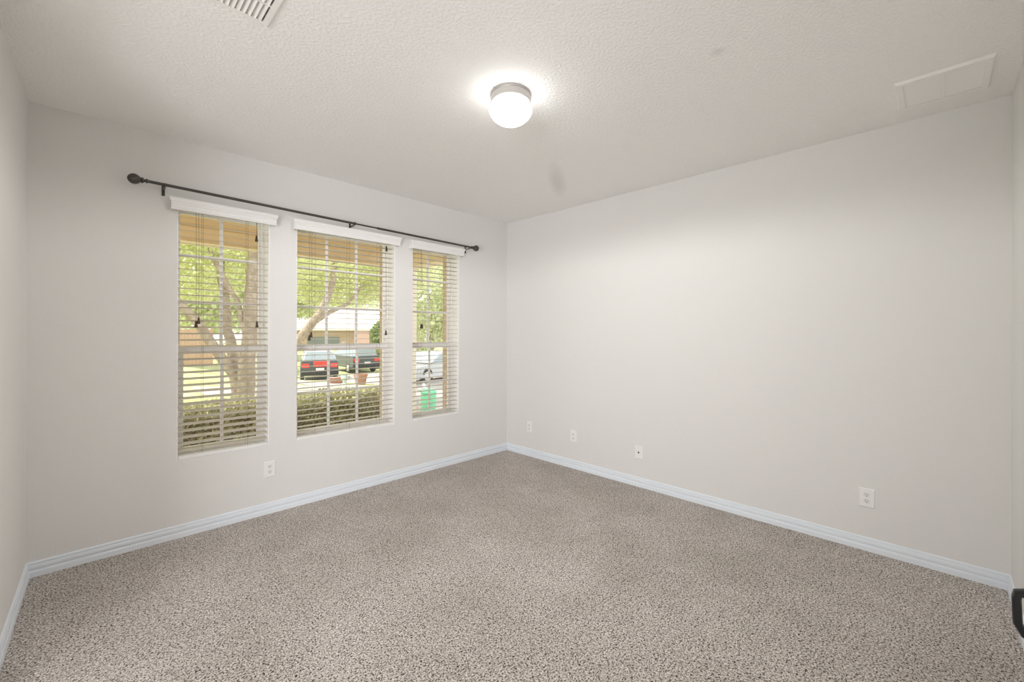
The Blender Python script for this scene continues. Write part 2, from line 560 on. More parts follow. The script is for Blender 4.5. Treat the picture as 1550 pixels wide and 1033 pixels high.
# ------------------------------------------------------------------ windows
def make_window(k, x0, x1, cols, label):
    w = struct(empty('window_%d' % k, ((x0 + x1) / 2, 0.115, Z0)), label, 'window')
    ox, oy, oz = (x0 + x1) / 2, 0.115, Z0
    def L(b): # to local
        bmesh.ops.translate(b.bm, verts=b.bm.verts, vec=(-ox, -oy, -oz))
        return b
    # white lining added inside the recess to bounce light and brighten it
    n = MB()
    n.box(x0, x0 + .004, .002, .115, Z0 + .004, Z1 - .004)
    n.box(x1 - .004, x1, .002, .115, Z0 + .004, Z1 - .004)
    n.box(x0, x1, .002, .115, Z1 - .004, Z1)
    n.box(x0, x1, .002, .115, Z0, Z0 + .004)
    L(n).build('recess_lining', M_vinyl, w)
    # outer frame
    f = MB()
    f.box(x0 + .001, x0 + .018, .115, .185, Z0, Z1)
    f.box(x1 - .018, x1 - .001, .115, .185, Z0, Z1)
    f.box(x0 + .018, x1 - .018, .115, .185, Z1 - .030, Z1)
    f.box(x0 + .018, x1 - .018, .115, .185, Z0, Z0 + .018)
    # track ribs in the jambs
    for xx in (x0 + .018, x1 - .021):
        f.box(xx, xx + .003, .146, .149, Z0 + .018, Z1 - .03)
    L(f).build('window_frame', M_vinyl, w)
    zm0, zm1 = 1.191, 1.242
    ix0, ix1 = x0 + .018, x1 - .018
    # upper sash (outer track)
    def sash(name, a, b_, ya, yb, za, zb, st, bot, top, rows, gname):
        s = MB()
        s.box(a, a + st, ya, yb, za, zb)
        s.box(b_ - st, b_, ya, yb, za, zb)
        s.box(a + st, b_ - st, ya, yb, za, za + bot)
        s.box(a + st, b_ - st, ya, yb, zb - top, zb)
        o = L(s).build(name, M_vinyl, w)
        gy = (ya + yb) / 2 + .004
        L(MB().box(a + st, b_ - st, gy - .002, gy + .002, za + bot, zb - top)).build('pane', M_glass, o)
        m = MB()
        ga, gb, gz0, gz1 = a + st, b_ - st, za + bot, zb - top
        for c in range(1, cols):
            xc = ga + (gb - ga) * c / cols
            m.box(xc - .0105, xc + .0105, gy - .012, gy - .004, gz0, gz1)
        for zc in rows:
            m.box(ga, gb, gy - .0115, gy - .0045, zc - .0105, zc + .0105)
        L(m).build('muntins', M_vinyl, o)
        return o
    sash('upper_sash', ix0, ix1, .152, .178, zm0 + .005, Z1 - .030, .014, .040, .016, (1.551, 1.870), 'up')
    lo = sash('lower_sash', ix0, ix1, .121, .147, Z0 + .018, zm1, .030, .036, .050, (0.850,), 'lo')
    lk = MB()
    xm = (x0 + x1) / 2
    lk.bbox(xm - .03, xm + .03, .124, .146, zm1, zm1 + .008, .002)
    lk.tube([(xm, .135, zm1 + .006), (xm, .135, zm1 + .016)], .009)
    lk.bbox(xm - .004, xm + .028, .128, .138, zm1 + .014, zm1 + .020, .002)
    L(lk).build('sash_lock', M_vinyl, lo)
    return w
make_window(1, *WIN[0], 2, 'two-column white window on the left, looking out to tree trunks and lawn')
make_window(2, *WIN[1], 3, 'wide three-column white window in the middle, looking out to parked cars')
make_window(3, *WIN[2], 2, 'narrow white window nearest the far corner, looking out to a pale porch post')

# ------------------------------------------------------------------ blinds
def make_blind(x0, x1, vx0, vx1, ztilt, ladders, lift, lift_z, tilts, label):
    """ztilt = slat tilt (room edge lower)"""
    xm = (x0 + x1) / 2
    B = tag(empty('window_blind', (xm, 0, Z0)), label, 'blind', 'white slatted blinds in the three windows')
    def P(b):
        bmesh.ops.translate(b.bm, verts=b.bm.verts, vec=(-xm, 0, -Z0))
        return b
    a, c = x0 + .006, x1 - .006
    # valance: crown profile board with mitred returns, fixed outside the recess
    prof = [(-.040, 2.131), (-.047, 2.133), (-.047, 2.142), (-.043, 2.146), (-.043, 2.166), (-.048, 2.172), (-.048, 2.180), (-.053, 2.186), (-.057, 2.197), (-.058, 2.209), (-.044, 2.209), (-.036, 2.165)]
    v = MB()
    v.loft([[V(vx0 - (-y - .047) * .8, y, z) for y, z in prof], [V(vx1 + (-y - .047) * .8, y, z) for y, z in prof]])
    v.box(vx0 + .001, vx0 + .010, -.044, -.001, 2.133, 2.207)
    v.box(vx1 - .010, vx1 - .001, -.044, -.001, 2.133, 2.207)
    P(v).build('valance', M_valance, B)
    h = MB()
    h.box(a, c, .012, .064, 2.162, 2.1955)
    P(h).build('headrail', M_valance, B)
    # slats
    s = MB()
    n = 0
    ang = math.radians(ztilt)
    yc, hw, th = .040, .0245, .0011
    z = Z0 + .055
    pitch = .0430
    while z < 2.150:
        pts = []
        for t in (-1, -.5, 0, .5, 1):
            dy = t * hw
            crown = .0012 * (1 - t * t)
            pts.append((yc + dy * math.cos(ang) - crown * math.sin(ang), z + dy * math.sin(ang) + crown * math.cos(ang)))
        poly = [(y, q + th) for y, q in pts] + [(y, q - th) for y, q in reversed(pts)]
        s.loft([[V(a, y, q) for y, q in poly], [V(c, y, q) for y, q in poly]])
        z += pitch
        n += 1
    P(s).build('slats', M_slat, B)
    r = MB()
    r.bbox(a, c, -.004, .050, Z0 + .004, Z0 + .025, .003)
    P(r).build('bottom_rail', M_valance, B)
    for x in ladders:
        l = MB()
        for y in (.0125, .0675):
            l.tube([(x, y, Z0 + .019), (x, y, 2.165)], .0008, 6)
        zz = Z0 + .055 - .003
        for i in range(n):
            l.tube([(x, .0125, zz - .024 * math.sin(ang)), (x, .0675, zz + .024 * math.sin(ang))], .0006, 4)
            zz += pitch
        P(l).build('ladder_cord', M_cord, B)
    def cord(x, y, zt, name):
        k = MB()
        k.tube([(x, y, zt), (x + .001, y, (zt + 2.16) / 2), (x, .013, 2.165)], .0011, 6)
        o = P(k).build(name, M_cord, B)
        t = MB()
        t.lathe([(.0015, .004), (.0045, 0), (.006, -.008), (.0085, -.026), (.0105, -.038), (.0095, -.042), (.002, -.043)], (x, y, zt), n=14)
        P(t).build('tassel', M_tassel, o, True)
    for i, zt in enumerate(lift_z):
        cord(lift + i * .014, .004, zt, 'lift_cord')
    for x, zt in tilts:
        cord(x, .004, zt, 'tilt_cord')
    return B
make_blind(*WIN[0], -3.044, -2.430, 11.0, (-2.866, -2.602), -2.906, (1.415, 1.440), ((-2.550, 2.045), (-2.546, 1.420)),
           'white blind in the two-column left window, slats tilted lowest towards the room')
make_blind(*WIN[1], -2.306, -1.403, 0.5, (-2.134, -1.852, -1.576), -2.180, (1.320, 1.345), ((-1.516, 2.118), (-1.520, 1.362)),
           'widest white blind, in the middle window in front of the parked cars')
make_blind(*WIN[2], -1.291, -0.666, 0.5, (-1.146, -0.800), -1.152, (1.425, 1.425), (),
           'white blind in the narrow window nearest the far corner')

# ------------------------------------------------------------------ curtain rod
def rod_z(x): return 2.2665 - 0.0143 * (x + 3.165)
RY = -.080
R = tag(empty('curtain_rod', (-1.89, 0, rod_z(-1.89))), 'long dark bronze telescoping curtain rod with ball ends, mounted above all three windows', 'curtain rod')
def RP(b):
    bmesh.ops.translate(b.bm, verts=b.bm.verts, vec=(1.89, 0, -rod_z(-1.89)))
    return b
def rseg(x0, x1, r, name):
    RP(MB().tube([(x0, RY, rod_z(x0)), (x1, RY, rod_z(x1))], r, 18)).build(name, M_rod, R, True)
rseg(-3.165, -1.855, .0092, 'outer_tube')
rseg(-1.855, -1.650, .0066, 'inner_tube')
rseg(-1.650, -0.585, .0092, 'outer_tube')
RP(MB().lathe([(.0092, -.008), (.0125, -.006), (.0125, .006), (.0092, .008)], (-1.850, RY, rod_z(-1.85)), 'X', 20)).build('collar', M_rod, R, True)
def finial(x, s):
    prof = [(.010, 0), (.014, .002), (.014, .007), (.009, .010), (.009, .018), (.016, .022), (.018, .028), (.013, .033), (.021, .040), (.029, .052), (.0315, .064), (.029, .076), (.022, .086), (.012, .093), (.001, .096)]
    RP(MB().lathe([(r, s * h) for r, h in prof], (x, RY, rod_z(x)), 'X', 26)).build('finial', M_rod, R, True)
finial(-3.160, -1)
finial(-0.600, 1)
for bx in (-3.0795, -1.857, -0.6187):
    z = rod_z(bx)
    b = MB()
    b.bbox(bx - .008, bx + .008, -.005, 0, z - .052, z + .012, .001)             # wall plate
    b.bbox(bx - .005, bx + .005, RY - .002, -.004, z - .018, z - .0105, .001)    # arm
    rr = .0115
    arc = [(bx, RY + rr * math.cos(t), z + rr * math.sin(t)) for t in [math.radians(q) for q in range(150, 392, 22)]]
    b.tube(arc, .0028, 8)                                                         # cradle
    o = RP(b).build('bracket', M_rod, R)
    for dz in (-.044, -.030):
        RP(MB().tube([(bx, -.0045, z + dz), (bx, -.0075, z + dz)], .003, 10)).build('screw', M_rod, o)

# ------------------------------------------------------------------ ceiling light
LX, LY = -1.849, -1.913
LT = tag(empty('ceiling_light', (LX, LY, RH)), 'lit round white glass globe light with brushed metal base on the ceiling', 'ceiling light')
MB().lathe([(.098, 0), (.105, -.003), (.106, -.010), (.103, -.014), (.105, -.020), (.104, -.045), (.100, -.049), (.090, -.050)], n=56).build('canopy', M_nickel, LT, True)
MB().lathe([(.088, -.046), (.093, -.054), (.104, -.064), (.1115, -.076), (.1135, -.086), (.110, -.100), (.100, -.117), (.083, -.134), (.060, -.148), (.034, -.156), (.010, -.1585), (.0005, -.1588)], n=56).build('glass_globe', M_glow, LT, True)
# the bulb's own light, thrown down and sideways below the opaque canopy
bd = bpy.data.lights.new('bulb_light', 'SPOT')
bd.energy = 50
bd.color = (1.0, 0.985, 0.96)
bd.spot_size = math.radians(179)
bd.spot_blend = 0.25
bd.shadow_soft_size = 0.04
bl = bpy.data.objects.new('bulb_light', bd)
COL.objects.link(bl)
bl.location = (LX, LY, RH - .205)

# ------------------------------------------------------------------ ceiling supply register (top left)
VR = tag(empty('air_register', (-3.08, -1.74, RH)), 'white louvred air register in the ceiling at the top edge', 'air vent')
hx, hy = .18, .18
f = MB()
fw = .028
def frustum_frame(b, hx, hy, fw, drop):
    out = [(-hx, -hy), (hx, -hy), (hx, hy), (-hx, hy)]
    mid = [(-hx + .006, -hy + .006), (hx - .006, -hy + .006), (hx - .006, hy - .006), (-hx + .006, hy - .006)]
    inn = [(-hx + fw, -hy + fw), (hx - fw, -hy + fw), (hx - fw, hy - fw), (-hx + fw, hy - fw)]
    rings = [[V(x, y, 0) for x, y in out], [V(x, y, -.003) for x, y in out], [V(x, y, -drop) for x, y in mid], [V(x, y, -drop) for x, y in inn], [V(x, y, 0) for x, y in inn]]
    b.loft(rings, cap=False)
frustum_frame(f, hx, hy, fw, .009)
f.build('register_frame', M_vent, VR)
MB().box(-hx + fw, hx - fw, -hy + fw, hy - fw, -.0012, -.0002).build('duct_opening', M_duct, VR)
MB().box(-hx + fw, hx - fw, .038, .046, -.011, -.001).build('divider', M_vent, VR)
MB().box(-hx + fw, hx - fw, -.046, -.038, -.011, -.001).build('divider', M_vent, VR)
for bi, (ya, yb) in enumerate(((.046, hy - fw), (-.038, .038), (-hy + fw, -.046))):
    l = MB()
    x = -hx + fw + .010
    while x < hx - fw - .006:
        t = math.radians(38)
        c, s = .0105 * math.cos(t), .0105 * math.sin(t)
        l.loft([[V(x - c, y, -.0065 + s), V(x + c, y, -.0065 - s), V(x + c + .001, y, -.0055 - s), V(x - c + .001, y, -.0055 + s)] for y in (ya, yb)])
        x += .0185
    l.build('louvres', M_vent, VR)

# ------------------------------------------------------------------ return air grille (top right)
GR = tag(empty('return_grille', (-.386, -3.519, RH)), 'square white return air grille in the ceiling near the right wall', 'air vent')
f = MB()
frustum_frame(f, .176, .171, .030, .014)
f.build('grille_frame', M_grille, GR)
MB().box(-.146, .146, -.141, .141, -.003, -.0005).build('backing', M_grille, GR)
MB().box(-.146, .146, -.010, .010, -.0125, -.003).build('divider', M_grille, GR)
for ya, yb in ((-.141, -.010), (.010, .141)):
    l = MB()
    x = -.140
    while x < .142:
        l.loft([[V(x - .005, y, -.0045), V(x + .004, y, -.0115), V(x + .005, y, -.0112), V(x - .004, y, -.0042)] for y in (ya, yb)])
        x += .0098
    l.build('louvres', M_grille, GR)

# ------------------------------------------------------------------ wall plates
def plate_base(name, loc, rz, label, cat, w=.076, h=.117, group=None):
    P_ = tag(empty(name, loc, rz), label, cat, group)
    # local frame: x along wall, -y out of the wall
    b = MB()
    o = [(-w / 2, -h / 2), (w / 2, -h / 2), (w / 2, h / 2), (-w / 2, h / 2)]
    def rect(k, y): return [V(x - math.copysign(k, x), y, z - math.copysign(k, z)) for x, z in o]
    b.loft([rect(0, 0), rect(0, -.003), rect(.002, -.0058), rect(.005, -.007)])
    b.build('cover_plate', M_plate, P_)
    return P_

def outlet(loc, rz, label):
    P_ = plate_base('wall_outlet', loc, rz, label, 'outlet', group='white duplex outlets low on the walls')
    for dz in (.0195, -.0195):
        r = MB()
        pts = []
        for k in range(24):
            t = 2 * math.pi * k / 24
            x, z = .0165 * math.cos(t), max(-.0125, min(.0125, .0165 * math.sin(t)))
            pts.append((x, z + dz))
        r.prism(pts, -.0085, -.006, 'Y')
        ro = r.build('receptacle', M_seam, P_)
        s = MB()
        s.box(-.0072, -.0050, -.0089, -.0075, dz + .0005, dz + .0085)
        s.box(.0052, .0070, -.0089, -.0075, dz + .0015, dz + .0080)
        s.tube([(0, -.0089, dz - .0065), (0, -.0075, dz - .0065)], .0026, 10)
        s.build('slots', M_slot, ro)
    MB().lathe([(.0032, -.0085), (.0032, -.0065), (.003, -.006)], (0, 0, 0), 'Y', 12).build('screw', M_seam, P_)
    return P_
outlet((-2.461, 0, .328), 0, 'white duplex outlet low on the window wall under the left window')
outlet((0, -.359, .316), -math.pi / 2, 'white outlet low on the right wall, the one nearest the far corner')
outlet((0, -.951, .318), -math.pi / 2, 'white outlet on the right wall, second from the far corner')
outlet((0, -3.197, .326), -math.pi / 2, 'largest looking white outlet, on the right wall near the right edge')
CP = plate_base('cable_wall_plate', (0, -1.657, .299), -math.pi / 2, 'white cable wall plate with a single dark centre jack low on the right wall', 'wall plate')
b = MB()
b.lathe([(.0075, -.006), (.0075, -.0085), (.005, -.0088), (.005, -.014), (.002, -.0141)], (0, 0, 0), 'Y', 14)
b.build('coaxial_jack', M_slot, CP, True)
for dz in (.042, -.042):
    MB().lathe([(.0032, -.0078), (.0032, -.0065), (.003, -.006)], (0, 0, dz), 'Y', 12).build('screw', M_seam, CP)

# ------------------------------------------------------------------ door folded back against the rear wall, only its black pull reaches the picture
DR = struct(empty('door_1', (-1.62, -3.70, .012)), 'white door opened back against the rear wall, with a black pull', 'door')
b = MB()
b.box(-.76, 0, -.0175, .0175, 0, 2.02)
b.build('door_slab', M_door, DR)
for za, zb in ((.20, .86), (1.04, 1.88)):
    p = MB()
    out = [(-.64, za), (-.12, za), (-.12, zb), (-.64, zb)]
    inn = [(-.60, za + .04), (-.16, za + .04), (-.16, zb - .04), (-.60, zb - .04)]
    p.loft([[V(x, .0175, z) for x, z in out], [V(x, .0215, z) for x, z in out], [V(x, .0185, z) for x, z in inn]])
    p.build('door_panel', M_door, DR)
for z in (.22, 1.02, 1.80):
    MB().tube([(.006, -.018, z - .045), (.006, -.018, z + .045)], .006, 12).build('hinge', M_black, DR)
# D-shaped pull
px_, top, bot = -.66, .895, .815
path = [(0, .0175, top), (0, .088, top), (0, .0955, top - .003), (0, .097, top - .012), (0, .0955, bot + .026), (0, .088, bot + .010), (0, .074, bot + .001), (0, .0175, bot)]
h = MB()
rings = []
for i, p in enumerate(path):
    p = Vector(p)
    d = (Vector(path[min(i + 1, len(path) - 1)]) - Vector(path[max(i - 1, 0)])).normalized()
    nrm = V(0, -d.z, d.y)
    hw, ht = .010, .0055
    rings.append([p + V(px_ + sx * hw, 0, -.012) + nrm * sn * ht for sx, sn in ((-1, -.6), (-.7, -1), (.7, -1), (1, -.6), (1, .6), (.7, 1), (-.7, 1), (-1, .6))])
h.loft(rings)
h.build('pull_handle', M_black, DR, True)['label'] = 'black D-shaped pull'
h = MB()
h.bbox(px_ - .016, px_ + .016, .0175, .021, .77, .89, .001)
h.build('pull_plate', M_black, DR)

# ================================================================== OUTDOORS
def gz(x, y):
    """lie of the ground: level by the house, falling away to the street"""
    t = max(0.0, min(1.0, (x + 1.5) / 6.0)) * max(0.0, min(1.0, (y - 4.0) / 18.0))
    d = max(0.0, min(1.0, (y - 27) / 9.0))
    return -.28 - 1.0 * t * (1 - .95 * d)

def ground_patch(name, x0, x1, y0, y1, nx, ny, mat, dz, label, cat, inside=None):
    b = MB()
    vs = {}
    def vert(i, j):
        if (i, j) not in vs:
            x = x0 + (x1 - x0) * i / nx
            y = y0 + (y1 - y0) * j / ny
            vs[(i, j)] = b.bm.verts.new((x, y, gz(x, y) + dz))
        return vs[(i, j)]
    for i in range(nx):
        for j in range(ny):
            cx_ = x0 + (x1 - x0) * (i + .5) / nx
            cy_ = y0 + (y1 - y0) * (j + .5) / ny
            if inside is None or inside(cx_, cy_):
                b.bm.faces.new((vert(i, j), vert(i + 1, j), vert(i + 1, j + 1), vert(i, j + 1)))
    return struct(b.build(name, mat, None, True), label, cat)
ground_patch('ground', -40, 60, .27, 90, 80, 70, M_lawn, 0, 'bright green lawn sloping to the street', 'lawn')
def on_street(x, y):
    # the drive runs out from the garage side and meets the street and the drive opposite
    c = .46 * (y - 2.0)
    w = 2.6 if y < 8 else 2.6 + (y - 8) * .30
    return (c - w < x - .6 < c + w + 1.0 and y < 22 and x > .9 + .10 * y) or (9.5 < y < 12.2 and x > -1.2)
ground_patch('driveway', -4, 20, 3.0, 24, 96, 84, M_conc, .012, 'pale concrete drive and street outside the windows', 'driveway', on_street)
struct(MB().box(-5.2, .1, .275, 1.95, -.40, -.14).build('porch_floor', M_conc), 'concrete porch slab outside the windows', 'floor')
struct(MB().box(-.15, 1.6, 2.05, 4.4, -.34, -.235).build('planting_bed', M_mulch), 'brown mulch bed beside the porch', 'ground')

# porch
PO = struct(empty('porch', (-2.5, 1.7, -.14)), 'tan timber porch beam, ceiling and pale corner post outside the windows', 'porch')
def PP(b):
    bmesh.ops.translate(b.bm, verts=b.bm.verts, vec=(2.5, -1.7, .14))
    return b
PP(MB().box(-5.2, -.18, 1.60, 1.80, 2.235, 2.60)).build('beam', M_beam, PO)
PP(MB().box(-5.2, -.17, 1.595, 1.805, 2.219, 2.235)).build('beam_trim', M_beam_under, PO)
PP(MB().box(-.38, -.18, .275, 1.60, 2.235, 2.60)).build('side_beam', M_beam, PO)
PP(MB().box(-.385, -.17, .275, 1.595, 2.219, 2.235)).build('beam_trim', M_beam_under, PO)
PP(MB().box(-5.2, -.18, .275, 1.80, 2.60, 2.66)).build('porch_ceiling', M_soffit, PO)
PP(MB().bbox(-.375, -.185, 1.605, 1.795, -.14, 2.219, .006)).build('post', M_post, PO)
PP(MB().box(-5.4, 0.0, -.1, 2.15, 2.66, 2.72)).build('porch_roof', M_shingle, PO)

# ------------------------------------------------------------------ foliage
def leaf_cloud(b, c, r, n, size, rng, shell=.45, flat=False):
    for _ in range(n):
        while True:
            p = V(rng.uniform(-1, 1), rng.uniform(-1, 1), rng.uniform(-1, 1))
            if shell < p.length <= 1:
                break
        p = V(c[0] + p.x * r[0], c[1] + p.y * r[1], c[2] + p.z * r[2])
        a = V(rng.gauss(0, 1), rng.gauss(0, 1), rng.gauss(0, 1)).normalized()
        q = a.orthogonal().normalized()
        w = a.cross(q)
        s = size * rng.uniform(.6, 1.3)
        b.bm.faces.new([b.bm.verts.new(p + d) for d in (q * s, (q * .35 + w * .55) * s, (-q * .9) * s, (q * .35 - w * .55) * s)])

def tree(name, label, base, stems, clouds, mat, size, seed, cat='tree', group=None):
    rng = random.Random(seed)
    T = tag(empty(name, base), label, cat, group)
    off = -Vector(base)
    t = MB()
    for pts, r0, r1 in stems:
        fine = []
        for (p, q) in zip(pts, pts[1:]):
            for k in range(3):
                fine.append(Vector(p).lerp(Vector(q), k / 3))
        fine.append(Vector(pts[-1]))
        m = len(fine)
        fine = [p + V(rng.uniform(-.02, .02), rng.uniform(-.02, .02), 0) for p in fine]
        t.tube(fine, [r0 + (r1 - r0) * i / (m - 1) for i in range(m)], 12)
    bmesh.ops.translate(t.bm, verts=t.bm.verts, vec=off)
    t.build('trunk', M_bark, T, True)
    l = MB()
    for c, r, n in clouds:
        leaf_cloud(l, c, r, n, size, rng)
    bmesh.ops.translate(l.bm, verts=l.bm.verts, vec=off)
    l.build('foliage', mat, T)
    return T

tree('shade_tree', 'pale many-stemmed shade tree standing on the lawn outside the left window', (-1.32, 5.78, -.3),
     [([(-1.30, 5.70, -.35), (-1.30, 5.69, .12), (-1.27, 5.65, .89), (-1.22, 5.75, 1.63), (-1.12, 5.93, 2.67), (-.96, 6.19, 3.65)], .17, .09),
      ([(-1.34, 5.85, -.35), (-1.36, 5.89, .1), (-1.43, 6.1, .87), (-1.47, 6.28, 1.38), (-1.49, 6.72, 2.45), (-1.46, 7.26, 3.62)], .12, .06),
      ([(-1.38, 5.83, -.35), (-1.44, 5.83, .51), (-1.82, 5.92, 1.2), (-2.09, 5.91, 1.64), (-2.36, 5.89, 1.95), (-2.68, 5.93, 2.6), (-3.0, 6.1, 3.4)], .10, .055),
      ([(-1.26, 5.72, 1.1), (-1.40, 5.85, 1.9), (-1.75, 6.0, 2.7), (-2.0, 6.2, 3.5)], .05, .03)],
     [((-1.6, 6.3, 4.2), (2.2, 1.7, 1.5), 9000), ((-3.0, 6.6, 3.4), (1.5, 1.4, 1.2), 7500), ((-.4, 6.6, 3.4), (1.0, 1.3, 1.1), 5500), ((-2.2, 7.2, 2.7), (1.5, .8, .8), 4500)],
     M_leaf_oak, .05, 11)
tree('leaning_tree', 'tree with a single slanting trunk seen through the middle window', (0.42, 10.71, -.35),
     [([(0.42, 10.71, -0.5), (0.72, 10.45, 0.21), (1.0, 10.17, 0.92), (1.29, 9.88, 1.42), (1.68, 9.67, 2.12), (2.0, 9.72, 3.05), (2.25, 10.01, 4.36)], .17, .08),
      ([(1.47, 9.77, 1.67), (1.96, 9.88, 1.99), (2.56, 10.07, 2.25), (3.39, 10.45, 3.08)], .08, .04)],
     [((2.3, 10.6, 4.4), (1.9, 1.9, 1.7), 9000), ((4.3, 10.0, 3.9), (1.5, 1.6, 1.3), 7000), ((2.6, 11.2, 3.0), (2.2, .8, .8), 5500)],
     M_leaf_oak, .065, 12)
BT = [('dense pale green tree behind the timber fence on the left', (1.2, 28.0), 4.6, (3.6, 2.5, 3.6), 4.0, 7500, M_leaf_far),
      ('dense pale green tree rising over the pale roof of the house opposite', (19.0, 50.0), 8.0, (9.0, 3.5, 5.0), 7.5, 7500, M_leaf_far),
      ('broad bushy tree beside the house opposite, behind the dark car', (14.5, 29.0), 1.1, (1.5, 1.4, 1.4), 1.6, 3600, M_leaf_dark),
      ('tall soft green tree seen behind the pale porch post', (12.8, 20.4), 3.8, (3.0, 2.4, 3.4), 4.0, 6500, M_leaf_far),
      ('pale green tree beyond the right side of the narrow window', (17.6, 15.0), 5.0, (3.6, 3.0, 4.2), 4.6, 6500, M_leaf_far),
      ('pale green tree far behind the slanting trunk', (7.5, 33.0), 5.4, (3.2, 2.5, 3.2), 5.2, 6500, M_leaf_far)]
for i, (lab, (x, y), cz, rad, th, n, mat) in enumerate(BT):
    g = gz(x, y)
    tree('background_tree', lab, (x, y, g), [([(x, y, g - .05), (x + .1, y, g + th * .5), (x + .05, y + .1, cz)], .20, .10)],
         [((x, y, cz), rad, n), ((x + rad[0] * .4, y - .5, cz - rad[2] * .35), (rad[0] * .6, rad[1] * .7, rad[2] * .6), n // 3)], mat, .17, 40 + i, group='trees far beyond the windows')
# low dark shrubs across the street by the far corner window
for i, (x, y, r, lab) in enumerate(((9.3, 15.6, .95, 'dark rounded shrub behind the white car'), (11.6, 15.4, 1.1, 'dark rounded shrub right of and behind the white car'),
                                    (11.7, 25.6, .9, 'dark green shrub just right of the dark van'))):
    rng = random.Random(70 + i)
    g = gz(x, y)
    S = tag(empty('shrub', (x, y, g)), lab, 'shrub', 'dark shrubs across the street')
    t = MB()
    for k in range(6):
        t.tube([(0, 0, -.03), (rng.uniform(-.3, .3) * r, rng.uniform(-.3, .3) * r, r * .6), (rng.uniform(-.6, .6) * r, rng.uniform(-.6, .6) * r, r * 1.1)], [.03, .02, .01], 6)
    t.build('stems', M_twig, S)
    l = MB()
    leaf_cloud(l, (0, 0, r * .75), (r, r * .8, r * .75), 2200, .09, rng, .3)
    l.build('foliage', M_leaf_dark, S)

# clipped hedge in front of the porch
def hedge():
    rng = random.Random(5)
    x0, x1, y0, y1, zt = -4.6, -.28, 2.12, 2.72, .515
    H = tag(empty('hedge', (-2.4, 2.42, -.28)), 'clipped olive green hedge just outside, below the windows', 'hedge')
    off = V(2.4, -2.42, .28)
    c = MB()
    c.box(x0 + .12, x1 - .12, y0 + .12, y1 - .12, -.30, zt - .14)
    for k in range(70):
        x = rng.uniform(x0 + .1, x1 - .1)
        c.tube([(x, 2.42, -.30), (x + rng.uniform(-.15, .15), 2.42 + rng.uniform(-.22, .22), zt - rng.uniform(0, .12))], [.012, .004], 5)
    bmesh.ops.translate(c.bm, verts=c.bm.verts, vec=off)
    c.build('twigs', M_twig, H)
    l = MB()
    def leaf(p, s):
        a = V(rng.gauss(0, 1), rng.gauss(0, 1), rng.gauss(0, 1) + .6).normalized()
        q = a.orthogonal().normalized()
        w = a.cross(q)
        l.bm.faces.new([l.bm.verts.new(p + d) for d in (q * s, (q * .2 + w * .6) * s, (-q) * s, (q * .2 - w * .6) * s)])
    for k in range(17000):
        face = rng.random()
        x = rng.uniform(x0, x1)
        if face < .50:
            p = V(x, y0 + abs(rng.gauss(0, .05)), rng.uniform(-.27, zt))
        elif face < .84:
            p = V(x, rng.uniform(y0, y1), zt - abs(rng.gauss(0, .05)) + .05 * math.sin(x * 5) * rng.random())
        elif face < .92:
            p = V(x1 - abs(rng.gauss(0, .05)), rng.uniform(y0, y1), rng.uniform(-.27, zt))
        else:
            p = V(x, y1 - abs(rng.gauss(0, .05)), rng.uniform(-.27, zt))
        leaf(p + off, rng.uniform(.016, .034))
    l.build('foliage', M_leaf_hedge, H)
hedge()

# ------------------------------------------------------------------ far fence and house
def fence(xa, xb, y, h):
    F = tag(empty('fence', ((xa + xb) / 2, y, gz((xa + xb) / 2, y))), 'peach coloured board fence across the far side of the lawn', 'fence')
    w = (xb - xa)
    MB().box(-w / 2, w / 2, -.015, .015, .05, h).build('board_panel', M_fence, F)
    for z in (.35, h - .3):
        MB().box(-w / 2, w / 2, .015, .055, z, z + .09).build('rail', M_fence, F)
    n = int(w / 2.4)
    for k in range(n + 1):
        x = -w / 2 + w * k / n
        MB().box(x - .045, x + .045, .015, .105, -.05, h + .05).build('post', M_fence, F)
fence(-8.0, .8, 20.8, 1.75)

def house():
    x0, y0, rz = 14.6, 35.8, math.radians(-42)
    g = gz(x0, y0) - .05
    Hs = tag(empty('house', (x0, y0, g), rz), 'pale brick house with grey garage door and light roof across the street', 'house')
    # local: x along the front, -y towards us
    b = MB()
    b.box(-6.5, 5.2, 0, 9, 0, 1.95)
    b.build('wall', M_brick_far, Hs)
    r = MB()
    ov = .5
    base = [V(-6.5 - ov, -ov, 1.95), V(5.2 + ov, -ov, 1.95), V(5.2 + ov, 9 + ov, 1.95), V(-6.5 - ov, 9 + ov, 1.95)]
    top = [V(-3.0, 4.4, 4.3), V(1.9, 4.4, 4.3), V(1.9, 4.6, 4.3), V(-3.0, 4.6, 4.3)]
    base2 = [p + V(0, 0, .14) for p in base]
    r.loft([base, base2, top])
    r.build('roof', M_shingle, Hs)
    MB().box(-7.0, 5.7, -.56, -.48, 1.93, 2.10).build('fascia', M_trim_w, Hs)
    gd = MB().box(-4.3, -1.3, -.04, .01, 0, 1.32).build('garage_door', M_garage, Hs)
    p = MB()
    for i in range(4):
        for j in range(3):
            p.box(-4.24 + i * .73, -4.24 + i * .73 + .66, -.055, -.04, .08 + j * .42, .08 + j * .42 + .32)
    p.build('door_panels', M_garage, gd)
    wn_ = MB().box(2.3, 4.6, -.05, .02, .25, 1.45).build('window', M_trim_w, Hs)
    MB().box(2.38, 4.52, -.07, -.05, .32, 1.38).build('pane', M_pane_dark, wn_)
    MB().box(.2, 1.6, -.5, 0, 0, 1.95).build('entry_column', plain('pink_brick', (.62, .42, .38), .9), Hs)
house()

